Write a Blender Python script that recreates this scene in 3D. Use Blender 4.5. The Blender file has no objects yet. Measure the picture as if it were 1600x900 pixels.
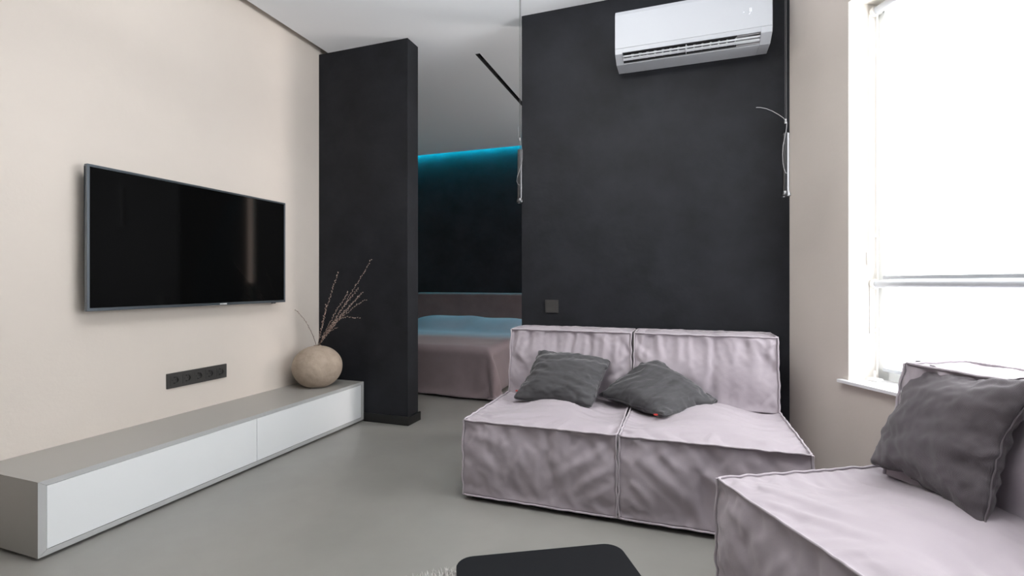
import bpy, bmesh, math, random
from mathutils import Vector, Matrix, noise

# ------------------------------------------------------------------ camera, world, exposure
sc = bpy.context.scene
COL = sc.collection
YAW = math.atan2(265, 760)
cam = bpy.data.objects.new('camera', bpy.data.cameras.new('camera'))
COL.objects.link(cam)
cam.data.sensor_width = 36
cam.data.lens = 760 / 1600 * 36
cam.data.shift_y = -8 / 1600
cam.data.clip_start = 0.05
cam.location = (0, 0, 1.05)
cam.rotation_euler = (math.radians(90), 0, YAW)
sc.camera = cam
world = bpy.data.worlds.new('daylight')
sc.world = world
world.use_nodes = True
bg = world.node_tree.nodes['Background']
bg.inputs[0].default_value = (0.93, 0.97, 1.0, 1)
bg.inputs[1].default_value = 5.0
sc.view_settings.view_transform = 'Standard'
sc.view_settings.look = 'None'
sc.view_settings.exposure = 0.09
sc.view_settings.gamma = 1
sc.view_settings.use_curve_mapping = False
sc.cycles.max_bounces = 10
sc.cycles.diffuse_bounces = 6
sc.cycles.caustics_reflective = False
sc.cycles.caustics_refractive = False
sc.cycles.sample_clamp_indirect = 8
sc.cycles.use_denoising = True
BLIND_POWER = 6.3
BED_WINDOW_POWER = 12.0
LED_POWER = 430.0


# added fill light: unseen panel under the ceiling, lifts the room's brightness
lp = bpy.data.objects.new('ceiling_light', bpy.data.lights.new('ceiling_light', 'AREA'))
COL.objects.link(lp)
lp.data.shape = 'RECTANGLE'
lp.data.size = 1.3
lp.data.size_y = 1.0
lp.data.energy = 10
lp.data.color = (1.0, .985, .97)
lp.location = (-.25, 1.5, 2.80)
# added fill light: unseen disk facing up, brightens the ceiling
up_ = bpy.data.objects.new('uplight', bpy.data.lights.new('uplight', 'AREA'))
COL.objects.link(up_)
up_.data.shape = 'DISK'
up_.data.size = .56
up_.data.energy = 70
up_.data.color = (.97, .985, 1.0)
up_.location = (-.6, 1.3, 2.25)
up_.rotation_euler = (math.pi, 0, 0)


# ------------------------------------------------------------------ materials
def mat(name, col, rough=.5, metal=0, var=.0, vscale=3, bump=0, bscale=40, sheen=0, emit=None, estr=0, spec=.5,
        wave=None, detail=4, coat=0, stretch=None):
    m = bpy.data.materials.new(name)
    m.use_nodes = True
    nt = m.node_tree
    b = nt.nodes['Principled BSDF']
    b.inputs['Base Color'].default_value = (*col, 1)
    b.inputs['Roughness'].default_value = rough
    b.inputs['Metallic'].default_value = metal
    b.inputs['Specular IOR Level'].default_value = spec
    b.inputs['Coat Weight'].default_value = coat
    if sheen:
        b.inputs['Sheen Weight'].default_value = sheen
        b.inputs['Sheen Roughness'].default_value = .4
    if emit:
        b.inputs['Emission Color'].default_value = (*emit, 1)
        b.inputs['Emission Strength'].default_value = estr
    tc = nt.nodes.new('ShaderNodeTexCoord')
    if var:
        n = nt.nodes.new('ShaderNodeTexNoise')
        n.inputs['Scale'].default_value = vscale
        n.inputs['Detail'].default_value = detail
        n.inputs['Roughness'].default_value = .6
        if stretch:
            mp = nt.nodes.new('ShaderNodeMapping')
            mp.inputs['Scale'].default_value = stretch
            mp.inputs['Rotation'].default_value = (0, 0, .35)
            nt.links.new(tc.outputs['UV'], mp.inputs['Vector'])
            nt.links.new(mp.outputs[0], n.inputs['Vector'])
            n.inputs['Distortion'].default_value = .6
        else:
            nt.links.new(tc.outputs['Object'], n.inputs['Vector'])
        r = nt.nodes.new('ShaderNodeMapRange')
        r.inputs['From Min'].default_value = .3
        r.inputs['From Max'].default_value = .7
        r.inputs['To Min'].default_value = 1 - var
        r.inputs['To Max'].default_value = 1 + var
        nt.links.new(n.outputs['Fac'], r.inputs['Value'])
        v = nt.nodes.new('ShaderNodeVectorMath')
        v.operation = 'SCALE'
        v.inputs[0].default_value = col
        nt.links.new(r.outputs[0], v.inputs['Scale'])
        nt.links.new(v.outputs[0], b.inputs['Base Color'])
    if bump:
        n2 = nt.nodes.new('ShaderNodeTexNoise')
        n2.inputs['Scale'].default_value = bscale
        n2.inputs['Detail'].default_value = 5
        nt.links.new(tc.outputs['Object'], n2.inputs['Vector'])
        bp = nt.nodes.new('ShaderNodeBump')
        bp.inputs['Strength'].default_value = bump
        bp.inputs['Distance'].default_value = .01
        nt.links.new(n2.outputs['Fac'], bp.inputs['Height'])
        nt.links.new(bp.outputs[0], b.inputs['Normal'])
    if wave:
        # woven rib: two crossed fine waves as relief
        w1 = nt.nodes.new('ShaderNodeTexWave')
        w1.inputs['Scale'].default_value = wave
        w1.bands_direction = 'X'
        w2 = nt.nodes.new('ShaderNodeTexWave')
        w2.inputs['Scale'].default_value = wave
        w2.bands_direction = 'Y'
        for w in (w1, w2):
            nt.links.new(tc.outputs['UV'], w.inputs['Vector'])
        ad = nt.nodes.new('ShaderNodeMath')
        ad.operation = 'MULTIPLY'
        nt.links.new(w1.outputs['Fac'], ad.inputs[0])
        nt.links.new(w2.outputs['Fac'], ad.inputs[1])
        bp = nt.nodes.new('ShaderNodeBump')
        bp.inputs['Strength'].default_value = .55
        bp.inputs['Distance'].default_value = .002
        nt.links.new(ad.outputs[0], bp.inputs['Height'])
        nt.links.new(bp.outputs[0], b.inputs['Normal'])
    return m


M = {}
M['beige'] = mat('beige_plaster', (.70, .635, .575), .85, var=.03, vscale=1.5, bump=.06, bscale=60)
M['beige_shaded'] = mat('beige_plaster_shaded', (.58, .525, .48), .85, var=.03, vscale=1.5, bump=.06, bscale=60)  # the walls' beige darkened: shade of the window wall put into the colour
M['beige_white'] = mat('cream_plaster', (.80, .76, .71), .8, var=.01, bump=.04, bscale=60)
M['ceiling'] = mat('ceiling_paint', (.85, .865, .89), .9)
M['black_plaster'] = mat('black_plaster', (.0125, .0135, .0170), .62, spec=.25, var=.4, vscale=3.2, bump=.25, bscale=14, detail=8)
M['black_gloss'] = mat('black_lacquer', (.008, .008, .008), .3)
M['floor'] = mat('polished_concrete', (.262, .256, .238), .36, var=.13, vscale=1.3, bump=.03, bscale=5, detail=8)
M['grey_lacquer'] = mat('grey_lacquer', (.36, .35, .33), .32)
M['grey_edge'] = mat('grey_edge', (.46, .465, .465), .4)
M['white_lacquer'] = mat('white_lacquer', (.84, .86, .87), .35)
M['dark_gap'] = mat('dark_gap', (.02, .02, .02), .9)
M['tv_bezel'] = mat('tv_bezel', (.13, .15, .17), .3, metal=.7)
M['tv_screen'] = mat('tv_screen', (.003, .003, .003), .06, spec=.45)
M['plastic_black'] = mat('black_plastic', (.03, .029, .028), .45)
M['socket'] = mat('graphite_plastic', (.042, .040, .038), .5)
M['logo'] = mat('logo_silver', (.7, .7, .7), .3)
M['clay'] = mat('rough_clay', (.37, .30, .24), .9, var=.14, vscale=14, bump=.5, bscale=30)
M['twig'] = mat('dry_twig', (.11, .065, .05), .9, var=.3, vscale=60)
M['bud'] = mat('dry_bud', (.50, .40, .35), .9, var=.3, vscale=90)
M['ac_white'] = mat('ac_plastic', (.44, .455, .485), .3)
M['ac_vane'] = mat('ac_vane', (.62, .64, .67), .35)
M['ac_grey'] = mat('ac_grey', (.32, .32, .33), .5)
M['ac_dark'] = mat('ac_dark', (.012, .012, .014), .6)
M['led'] = mat('display_led', (.8, .8, .9), .3, emit=(.9, .92, 1), estr=.32)
M['steel'] = mat('brushed_steel', (.12, .12, .125), .3, metal=1)
M['wire'] = mat('steel_wire', (.30, .30, .31), .4, metal=.6)
M['cord'] = mat('black_cord', (.045, .045, .047), .5)
M['velvet'] = mat('mauve_velvet', (.385, .342, .375), .85, var=.035, vscale=3.5, bump=.05, bscale=120, sheen=.25)
M['velvet_seam'] = mat('mauve_welt', (.43, .385, .42), .85, sheen=.3)
M['sofa_base'] = mat('sofa_base', (.012, .011, .012), .8)
M['pillow_grey'] = mat('grey_velvet', (.047, .046, .050), .75, var=.38, vscale=3, sheen=.45, detail=5, stretch=(1, 4.5, 1))
M['pillow_mauve'] = mat('dusky_woven', (.085, .072, .082), .8, var=.12, vscale=7, sheen=.25, wave=70)
M['red'] = mat('red_label', (.5, .03, .02), .6)
M['table'] = mat('black_table', (.006, .0065, .0082), .5, spec=.25, var=.06, vscale=30)
M['rug'] = mat('shag_wool', (.58, .56, .54), .95, var=.45, vscale=140)
M['cover'] = mat('bedspread', (.26, .205, .22), .9, var=.06, vscale=5, sheen=.2)
M['headboard'] = mat('headboard_fabric', (.15, .11, .11), .9, var=.15, vscale=4, sheen=.2)
M['blind'] = mat('blind_fabric', (.8, .8, .8), .9, emit=(.96, .98, 1.0), estr=BLIND_POWER)
M['blind_bed'] = mat('bedroom_blind', (.8, .75, .7), .9, emit=(1.0, .93, .90), estr=BED_WINDOW_POWER)
M['blind_rail'] = mat('blind_aluminium', (.52, .54, .57), .45, metal=.2)
M['white_plastic'] = mat('white_plastic', (.80, .79, .76), .4)
M['frame'] = mat('window_frame_white', (.72, .73, .72), .4)
M['sill'] = mat('sill_white', (.80, .80, .82), .35)
M['led_strip'] = mat('led_strip', (.02, .3, .35), .5, emit=(.002, .46, .66), estr=LED_POWER)
glass = bpy.data.materials.new('window_glass')
glass.use_nodes = True
gb = glass.node_tree.nodes['Principled BSDF']
gb.inputs['Transmission Weight'].default_value = 1
gb.inputs['Roughness'].default_value = 0
gb.inputs['IOR'].default_value = 1.05
M['glass'] = glass


# ------------------------------------------------------------------ mesh helpers
class MB:
    def __init__(self):
        self.v = []
        self.f = []

    def add(self, V, F):
        n = len(self.v)
        self.v += [tuple(p) for p in V]
        self.f += [tuple(i + n for i in q) for q in F]
        return self

    def box(self, a, b):
        x0, y0, z0 = a
        x1, y1, z1 = b
        V = [(x, y, z) for x in (x0, x1) for y in (y0, y1) for z in (z0, z1)]
        F = [(0, 1, 3, 2), (4, 6, 7, 5), (0, 4, 5, 1), (2, 3, 7, 6), (0, 2, 6, 4), (1, 5, 7, 3)]
        return self.add(V, F)

    def prism(self, pts, axis, a, b):
        """pts: 2D outline; extruded from a to b along axis (0 x, 1 y, 2 z)"""
        n = len(pts)

        def P(p, t):
            if axis == 0: return (t, p[0], p[1])
            if axis == 1: return (p[0], t, p[1])
            return (p[0], p[1], t)
        V = [P(p, a) for p in pts] + [P(p, b) for p in pts]
        F = [tuple(range(n))[::-1], tuple(range(n, 2 * n))]
        F += [(i, (i + 1) % n, n + (i + 1) % n, n + i) for i in range(n)]
        return self.add(V, F)

    def tube(self, pts, r, n=8, closed=False, caps=True):
        pts = [Vector(p) for p in pts]
        m = len(pts)
        rr = r if isinstance(r, (list, tuple)) else [r] * m
        V = []
        F = []
        prev = None
        for i, p in enumerate(pts):
            if closed:
                t = pts[(i + 1) % m] - pts[(i - 1) % m]
            else:
                t = pts[min(i + 1, m - 1)] - pts[max(i - 1, 0)]
            t = t.normalized() if t.length > 1e-9 else Vector((0, 0, 1))
            if prev is None:
                u = t.orthogonal().normalized()
            else:
                u = prev - t * prev.dot(t)
                u = u.normalized() if u.length > 1e-6 else t.orthogonal().normalized()
            prev = u
            w = t.cross(u)
            for k in range(n):
                a = 2 * math.pi * k / n
                V.append(p + (u * math.cos(a) + w * math.sin(a)) * rr[i])
        for i in range(m if closed else m - 1):
            j = (i + 1) % m
            for k in range(n):
                F.append((i * n + k, i * n + (k + 1) % n, j * n + (k + 1) % n, j * n + k))
        if caps and not closed:
            F.append(tuple(range(n))[::-1])
            F.append(tuple(range((m - 1) * n, m * n)))
        return self.add(V, F)

    def lathe(self, prof, c=(0, 0, 0), n=32, axis=2):
        V = []
        F = []
        m = len(prof)
        for r, z in prof:
            for k in range(n):
                a = 2 * math.pi * k / n
                p = (r * math.cos(a), r * math.sin(a), z)
                if axis == 0: p = (z, p[0], p[1])
                if axis == 1: p = (p[1], z, p[0])
                V.append((p[0] + c[0], p[1] + c[1], p[2] + c[2]))
        for i in range(m - 1):
            for k in range(n):
                F.append((i * n + k, i * n + (k + 1) % n, (i + 1) * n + (k + 1) % n, (i + 1) * n + k))
        if prof[0][0] > 1e-6: F.append(tuple(range(n))[::-1])
        if prof[-1][0] > 1e-6: F.append(tuple(range((m - 1) * n, m * n)))
        return self.add(V, F)

    def build(self, name, m, parent=None, smooth=False, bevel=0, loc=None, rot=None, angle=40):
        me = bpy.data.meshes.new(name)
        me.from_pydata(self.v, [], self.f)
        bm = bmesh.new()
        bm.from_mesh(me)
        bmesh.ops.remove_doubles(bm, verts=bm.verts, dist=1e-6)
        bmesh.ops.recalc_face_normals(bm, faces=bm.faces)
        bm.to_mesh(me)
        bm.free()
        me.materials.append(m)
        if smooth:
            for p in me.polygons: p.use_smooth = True
            me.set_sharp_from_angle(angle=math.radians(angle))
        o = bpy.data.objects.new(name, me)
        COL.objects.link(o)
        if parent: o.parent = parent
        if loc: o.location = loc
        if rot: o.rotation_euler = rot
        if bevel:
            b = o.modifiers.new('bevel', 'BEVEL')
            b.width = bevel
            b.segments = 2
            b.limit_method = 'ANGLE'
            b.angle_limit = math.radians(50)
        return o


def box(a, b): return MB().box(a, b)


def tag(o, label, cat, group=None, kind=None):
    o['label'] = label
    o['category'] = cat
    if group: o['group'] = group
    if kind: o['kind'] = kind
    return o


def thing(name, label, cat, loc=(0, 0, 0), rz=0, group=None):
    o = bpy.data.objects.new(name, None)
    o.empty_display_size = .05
    COL.objects.link(o)
    o.location = loc
    o.rotation_euler = (0, 0, rz)
    return tag(o, label, cat, group)


def struct(o):
    o['kind'] = 'structure'
    return o


def local(o_loc, pts, rz=0):
    c, s = math.cos(-rz), math.sin(-rz)
    r = []
    for x, y, z in pts:
        x -= o_loc[0]
        y -= o_loc[1]
        r.append((x * c - y * s, x * s + y * c, z - o_loc[2]))
    return r


# ------------------------------------------------------------------ setting
CZ = 2.856                       # ceiling height
XL, YB = -2.71, 3.13             # left wall, black wall plane
BY = 6.15                        # bedroom back wall
P0 = (.578, 3.133)               # corner black wall / window wall
WR = -math.atan2(.8752, .4837)   # local x runs along the window wall towards the camera, local y outwards

struct(box((-4.6, -2.1, -.12), (4.4, 6.4, 0)).build('floor', M['floor']))
c = MB()
XE = -2.623
for a, b in (((XE, -2.0), (4.2, 3.4)), ((-4.25, 3.4), (-1.54, 6.08)), ((-1.54, 3.4), (-1.50, 3.53)),
             ((-1.54, 5.9), (-1.50, 6.08)), ((-1.50, 3.4), (4.2, 6.08))):
    c.box((a[0], a[1], CZ), (b[0], b[1], CZ + .09))
struct(c.build('ceiling', M['ceiling']))
struct(box((-4.6, -2.1, CZ + .15), (4.4, 6.4, CZ + .25)).build('trim_1', M['beige_white']))
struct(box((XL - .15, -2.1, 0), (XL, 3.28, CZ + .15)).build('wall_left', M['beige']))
struct(box((XL, YB, 0), (-1.905, YB + .15, CZ)).build('wall_partition', M['black_plaster'], bevel=.003))
bb = MB()
bb.prism([(XL + .43, YB - .016), (-1.889, YB - .016), (-1.889, YB + .166), (-1.905, YB + .166), (-1.905, YB), (XL + .43, YB)], 2, 0, .066)
struct(bb.build('baseboard_partition', M['black_gloss'], bevel=.004))
struct(box((-1.022, YB, 0), (.70, YB + .15, CZ)).build('wall_back', M['black_plaster'], bevel=.002))
struct(box((-2.1, -2.1, 0), (3.9, -2.0, CZ + .1)).build('wall_front', M['black_plaster']))
struct(box((-2.71, -2.1, 0), (-2.1, -2.0, CZ + .1)).build('wall_front.001', M['black_plaster']))
# made-up bodies for the two added fill lights, out of frame: panel and bowl
struct(box((-.92, .98, 2.806), (.42, 2.02, CZ)).build('trim_4', M['white_plastic']))
q = MB().lathe([(0, -.07), (.12, -.065), (.24, -.035), (.30, .012), (.296, .012), (.23, -.028), (.1, -.055), (0, -.06)], (-.6, 1.3, 2.235), 40)
for k in range(3):
    a = k * 2.094
    q.tube([(-.6 + .295 * math.cos(a), 1.3 + .295 * math.sin(a), 2.245), (-.6 + .295 * math.cos(a), 1.3 + .295 * math.sin(a), CZ - .05 if -.92 < -.6 + .295 * math.cos(a) < .42 and .98 < 1.3 + .295 * math.sin(a) < 2.02 else CZ)], .0015, 6)
struct(q.build('trim_5', M['white_plastic'], smooth=True))
# bedroom shell
struct(box((-4.3, BY, 0), (1.36, BY + .12, CZ + .15)).build('wall_bedroom_back', M['black_plaster']))
struct(box((1.36, BY - .02, 0), (1.62, BY + .12, CZ + .15)).build('trim_2', M['beige']))
struct(box((-4.42, 3.28, 0), (-4.3, BY + .12, CZ + .15)).build('wall_bedroom_left', M['beige']))
struct(box((-4.3, 3.13, 0), (XL - .15, 3.28, CZ + .15)).build('wall_bedroom_front', M['black_plaster']))
wb = MB()
wb.box((1.5, 3.28, 0), (1.62, 4.1, CZ))
wb.box((1.5, 4.92, 0), (1.62, BY, CZ))
wb.box((1.5, 4.1, 0), (1.62, 4.92, .6))
wb.box((1.5, 4.1, 2.5), (1.62, 4.92, CZ))
struct(wb.build('wall_bedroom_right', M['black_plaster']))
struct(box((.70, YB, 0), (1.62, YB + .15, CZ)).build('wall_bedroom_front.001', M['beige']))
struct(box((1.55, 4.1, .6), (1.57, 4.92, 2.5)).build('window_3', M['blind_bed']))

struct(box((1.37, BY - .026, 1.05), (1.47, BY - .021, 2.6)).build('window_4', mat('narrow_bedroom_blind', (.7, .6, .55), .9, emit=(1, .78, .66), estr=1.6)))
# window wall (own frame, rotated)
wl = MB()
T = .30
H2 = CZ + .1
WIN = [(.394, 2.55)]
Z0, Z1 = .575, 2.425
wl.box((0, 0, 0), (WIN[0][0], T, H2))
wl.box((WIN[0][1], 0, 0), (5.95, T, H2))
for a, b in WIN:
    wl.box((a, 0, 0), (b, T, Z0 - .016))
    wl.box((a, 0, Z1), (b, T, H2))
struct(wl.build('wall_right', M['beige_shaded'], loc=(P0[0], P0[1], 0), rot=(0, 0, WR)))
# white-painted linings of the window reveals
for n_, (a, b) in enumerate(WIN):
    l = MB()
    l.box((a, .0005, Z0), (a + .004, .17, Z1))
    l.box((b - .004, .0005, Z0), (b, .17, Z1))
    l.box((a, .0005, Z1 - .004), (b, .17, Z1))
    struct(l.build('trim_%d' % (3 + n_), M['beige_white'], loc=(P0[0], P0[1], 0), rot=(0, 0, WR)))
    w = bpy.data.objects.new('window_%d' % (n_ + 1), None)
    COL.objects.link(w)
    w.location = (P0[0], P0[1], 0)
    w.rotation_euler = (0, 0, WR)
    struct(w)
    f = MB()
    t = .062
    f.box((a, .17, Z0), (a + t, .24, Z1))
    f.box((b - t, .17, Z0), (b, .24, Z1))
    f.box((a, .17, Z0), (b, .24, Z0 + .055))
    f.box((a, .17, Z1 - t), (b, .24, Z1))
    f.box((a, .175, 1.01), (b, .235, 1.09))
    if True:
        mid = (a + b) / 2
        f.box((mid - .04, .175, Z0), (mid + .04, .235, Z1))
    f.build('window_frame', M['frame'], w, bevel=.003)
    g = MB()
    g.box((a + t, .203, Z0 + .055), (mid - .04, .207, 1.01))
    g.build('pane', M['glass'], w)
    for (p, q, z0, z1) in ((mid + .04, b - t, Z0 + .055, 1.01), (a + t, mid - .04, 1.09, Z1 - t), (mid + .04, b - t, 1.09, Z1 - t)):
        MB().box((p, .203, z0), (q, .207, z1)).build('pane', M['glass'], w)
    s_ = MB()
    s_.box((a - .036, -.03, Z0 - .016), (b + .036, .0, Z0))
    s_.box((a, 0, Z0 - .016), (b, .17, Z0))
    s_.build('window_sill', M['sill'], w, bevel=.002)


def blind(a, b, ztop, zbot, label, m, first):
    r = thing('roller_blind', label, 'blind', (P0[0], P0[1], 0), WR, 'roller blinds in the windows')
    off = .135
    MB().tube([(a + .03, off, ztop), (b - .03, off, ztop)], .019, 16).build('roller_tube', M['blind_rail'], r, smooth=True)
    MB().box((a + .055, off + .018, zbot + .012), (b - .05, off + .0195, ztop)).build('fabric', m, r)
    MB().box((a + .05, off + .009, zbot), (b - .045, off + .024, zbot + .017)).build('bottom_rail', M['blind_rail'], r, bevel=.002)
    for x, sg in ((a + .018, 1), (b - .018, -1)):
        k = MB()
        k.lathe([(.0, -.012), (.021, -.012), (.024, -.008), (.024, .006), (.014, .010), (.014, .013), (0, .013)], (x, off, ztop), 20, 0)
        k.box((x - .006, off, ztop - .01), (x + .006, .17, ztop + .01))
        k.build('bracket', M['white_plastic'], r, smooth=True)
    return r


BL = {}
for n_, (a, b) in enumerate(WIN):
    m = M['blind']
    up = blind(a, b, Z1 - .045, 1.068, 'upper white roller blind, drawn down to the middle rail of the window', m, n_ == 0)
    lo = blind(a, b, 1.045, .622, 'lower white roller blind, drawn down to just above the window sill', m, n_ == 0)
    if n_ == 0:
        # bead chains, guide clips and tensioner of the far side
        ch = MB()
        for dx in (-.004, .004):
            ch.tube([(a + .012 + dx, .112, Z1 - .05), (a + .012 + dx, .112, 1.13)], .0016, 6)
        ch.build('chain', M['white_plastic'], up)
        MB().lathe([(0, -.005), (.010, -.005), (.012, 0), (.010, .005), (0, .005)], (a + .012, .108, 1.15), 16, 1).build('chain_tensioner', M['white_plastic'], up, smooth=True)
        e = MB()
        e.prism([(a + .006 + .008 * math.cos(t_ * math.pi / 8) + .004, 1.17 + .035 * math.sin(t_ * math.pi / 8)) for t_ in range(16)], 1, .100, .115)
        e.build('chain_holder', M['white_plastic'], up, smooth=True)
        MB().tube([(a + .034, .13, 1.09), (a + .034, .13, Z1 - .06)], .0022, 6).build('guide_wire', M['white_plastic'], up)
        for o_, z in ((up, 1.28), (lo, .82)):
            MB().lathe([(0, -.010), (.007, -.008), (.009, 0), (.007, .008), (0, .010)], (a + .034, .125, z), 12, 2).build('guide_clip', M['white_plastic'], o_, smooth=True)
        MB().tube([(a + .034, .13, .60), (a + .034, .13, 1.02)], .0022, 6).build('guide_wire', M['white_plastic'], lo)
        ch = MB()
        for dx in (-.004, .004):
            ch.tube([(a + .010 + dx, .118, .80), (a + .010 + dx, .118, 1.03)], .0016, 6)
        ch.build('chain', M['white_plastic'], lo)
        hk = thing('guide_anchor', 'small white blind guide foot on the window sill in the corner', 'bracket', (P0[0], P0[1], 0), WR)
        q = MB()
        q.box((a + .02, .085, Z0), (a + .075, .125, Z0 + .016))
        q.build('foot', M['white_plastic'], hk, bevel=.005)
        MB().tube([(a + .045, .105, Z0 + .014), (a + .045, .105, Z0 + .05)], .005, 10).build('pin', M['white_plastic'], hk)

# LED strip in the ceiling cove above the bedroom wall
led = tag(box((-4.2, 6.119, CZ + .085), (1.30, 6.129, CZ + .093)).build('led_strip', M['led_strip']),
          'cyan glowing LED strip hidden in the ceiling gap over the dark bedroom wall', 'light strip')
# ceiling slot with track spotlights in the bedroom
tr = thing('ceiling_track', 'black slot track recessed in the bedroom ceiling, with one spotlight module', 'track light', (-1.52, 3.53, CZ))
q = MB()
q.box((-.02, 0, .085), (.02, 2.37, .09))
q.box((-.02, 0, 0), (-.017, 2.37, .088))
q.box((.017, 0, 0), (.02, 2.37, .088))
q.box((-.02, 0, 0), (.02, .003, .088))
q.box((-.02, 2.367, 0), (.02, 2.37, .088))
q.build('channel', M['dark_gap'], tr)
MB().box((-.013, .13, .012), (.013, .46, .07)).build('spotlight_module', mat('module_bronze', (.05, .042, .04), .4), tr, bevel=.002)
for k in range(6):
    MB().lathe([(0, 0), (.008, 0), (.010, .004)], (0, .16 + k * .054, .009), 12).build('lens', M['plastic_black'], tr)

# ------------------------------------------------------------------ TV unit, TV, sockets, vase
X0, X1, Y0, Y1, ZT = XL + .002, -2.28, 1.137, 3.118, .301
cab = thing('tv_cabinet', 'long low grey media cabinet with two white fronts along the beige wall', 'cabinet', ((X0 + X1) / 2, (Y0 + Y1) / 2, 0))
ox, oy = (X0 + X1) / 2, (Y0 + Y1) / 2
zb = .014
t1, t2 = .021, .027
g_ = .0006
hx = (X1 - X0) / 2
hy = (Y1 - Y0) / 2
MB().prism([(-hy + g_, ZT), (hy - g_, ZT), (hy - t2 - g_, ZT - t1), (-hy + t2 + g_, ZT - t1)], 0, -hx, hx).build('top_panel', M['grey_lacquer'], cab)
MB().prism([(-hy + g_, zb), (hy - g_, zb), (hy - t2 - g_, zb + t1), (-hy + t2 + g_, zb + t1)], 0, -hx, hx).build('bottom_panel', M['grey_edge'], cab)
for s_ in (-1, 1):
    MB().prism([(s_ * hy, ZT - g_), (s_ * hy, zb + g_), (s_ * (hy - t2), zb + t1 + g_), (s_ * (hy - t2), ZT - t1 - g_)], 0, -hx, hx).build('side_panel', M['grey_lacquer'], cab)
MB().box((-hx + .001, -hy + t2, zb + t1), (-hx + .01, hy - t2, ZT - t1)).build('back_panel', M['grey_lacquer'], cab)
MB().box((-hx + .02, -hy + .05, 0), (hx - .05, hy - .05, zb)).build('plinth', M['dark_gap'], cab)
ys = 2.136 - oy
for a, b in ((-hy + t2 + .002, ys - .0012), (ys + .0012, hy - t2 - .002)):
    MB().box((hx - .022, a, zb + t1 + .002), (hx - .002, b, ZT - t1 - .002)).build('door', M['white_lacquer'], cab, bevel=.001)
MB().box((hx - .03, -hy + t2, zb + t1), (hx - .024, hy - t2, ZT - t1)).build('inner_panel', M['dark_gap'], cab)

for o_ in cab.children:
    if o_.name.split('.')[0] in ('top_panel', 'side_panel'):
        o_.data.materials.append(M['grey_edge'])
        for p in o_.data.polygons:
            if p.normal.x > .9: p.material_index = 1

tv = thing('television', 'flat television with thin grey bezel mounted on the beige wall', 'television', (-2.63, 2.101, 1.263))
W2, H2_ = .604, .3475
bz = .011
q = MB()
for (a, b) in (((-W2, -H2_), (W2, -H2_ + bz + .004)), ((-W2, H2_ - bz), (W2, H2_)), ((-W2, -H2_ + bz), (-W2 + bz, H2_ - bz)), ((W2 - bz, -H2_ + bz), (W2, H2_ - bz))):
    q.box((-.022, a[0], a[1]), (0, b[0], b[1]))
q.build('bezel', M['tv_bezel'], tv, bevel=.0015)
MB().box((-.012, -W2 + bz, -H2_ + bz), (-.003, W2 - bz, H2_ - bz)).build('screen', M['tv_screen'], tv)
q = MB()
q.box((-.026, -W2 + .004, -H2_ + .004), (-.0125, W2 - .004, H2_ - .004))
q.box((-.048, -W2 + .12, -H2_ + .03), (-.024, W2 - .12, H2_ - .14))
q.build('back_housing', M['plastic_black'], tv, bevel=.004)
MB().box((-.079, -.2, -.1), (-.046, .2, .12)).build('wall_mount', M['plastic_black'], tv)
MB().box((-.002, .09, -H2_ + .004), (.0006, .137, -H2_ + .0105)).build('logo_plate', M['logo'], tv)
MB().box((-.016, .492, -H2_ - .007), (-.003, .522, -H2_)).build('sensor', M['plastic_black'], tv, bevel=.002)

sk = thing('socket_strip', 'graphite five-gang wall socket strip above the cabinet', 'socket', (XL, 2.110, .500))
q = MB()
q.box((0, -.187, -.042), (.0015, .187, .042))
q.box((0, -.187, .0265), (.009, .187, .042))
q.box((0, -.187, -.042), (.009, .187, -.0265))
ed = [-.187] + [(k - 2) * .0715 + sg * .0265 for k in range(5) for sg in (-1, 1)] + [.187]
for k in range(0, 12, 2): q.box((0, ed[k], -.0265), (.009, ed[k + 1], .0265))
q.build('cover_frame', M['socket'], sk)
for k in range(5):
    yc = (k - 2) * .0715
    n = 24
    ring = [(.0195 * math.cos(2 * math.pi * i / n), .0195 * math.sin(2 * math.pi * i / n)) for i in range(n)]
    sqr = []
    for i in range(n):
        a = 2 * math.pi * i / n
        s_ = .0262 / max(abs(math.cos(a)), abs(math.sin(a)))
        sqr.append((s_ * math.cos(a), s_ * math.sin(a)))
    V = [(.0105, yc + p[0], p[1]) for p in sqr] + [(.0105, yc + p[0], p[1]) for p in ring] + [(.0018, yc + p[0], p[1]) for p in ring] + [(.0018, yc + p[0], p[1]) for p in sqr]
    F = []
    for i in range(n):
        j = (i + 1) % n
        F += [(i, j, n + j, n + i), (n + i, n + j, 2 * n + j, 2 * n + i), (3 * n + i, 3 * n + j, j, i)]
    F.append(tuple(range(2 * n, 3 * n)))
    s1 = MB().add(V, F).build('socket_insert', M['socket'], sk)
    for sg in (-1, 1):
        MB().lathe([(0, 0), (.0028, 0), (.0028, .0006), (0, .0006)], (.0019, yc + sg * .0095, 0), 10, 0).build('pin_hole', M['dark_gap'], s1)
        MB().box((.0019, yc - .003, sg * .0165 - .002), (.0095, yc + .003, sg * .0165 + .002)).build('earth_clip', M['dark_gap'], s1)

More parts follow.
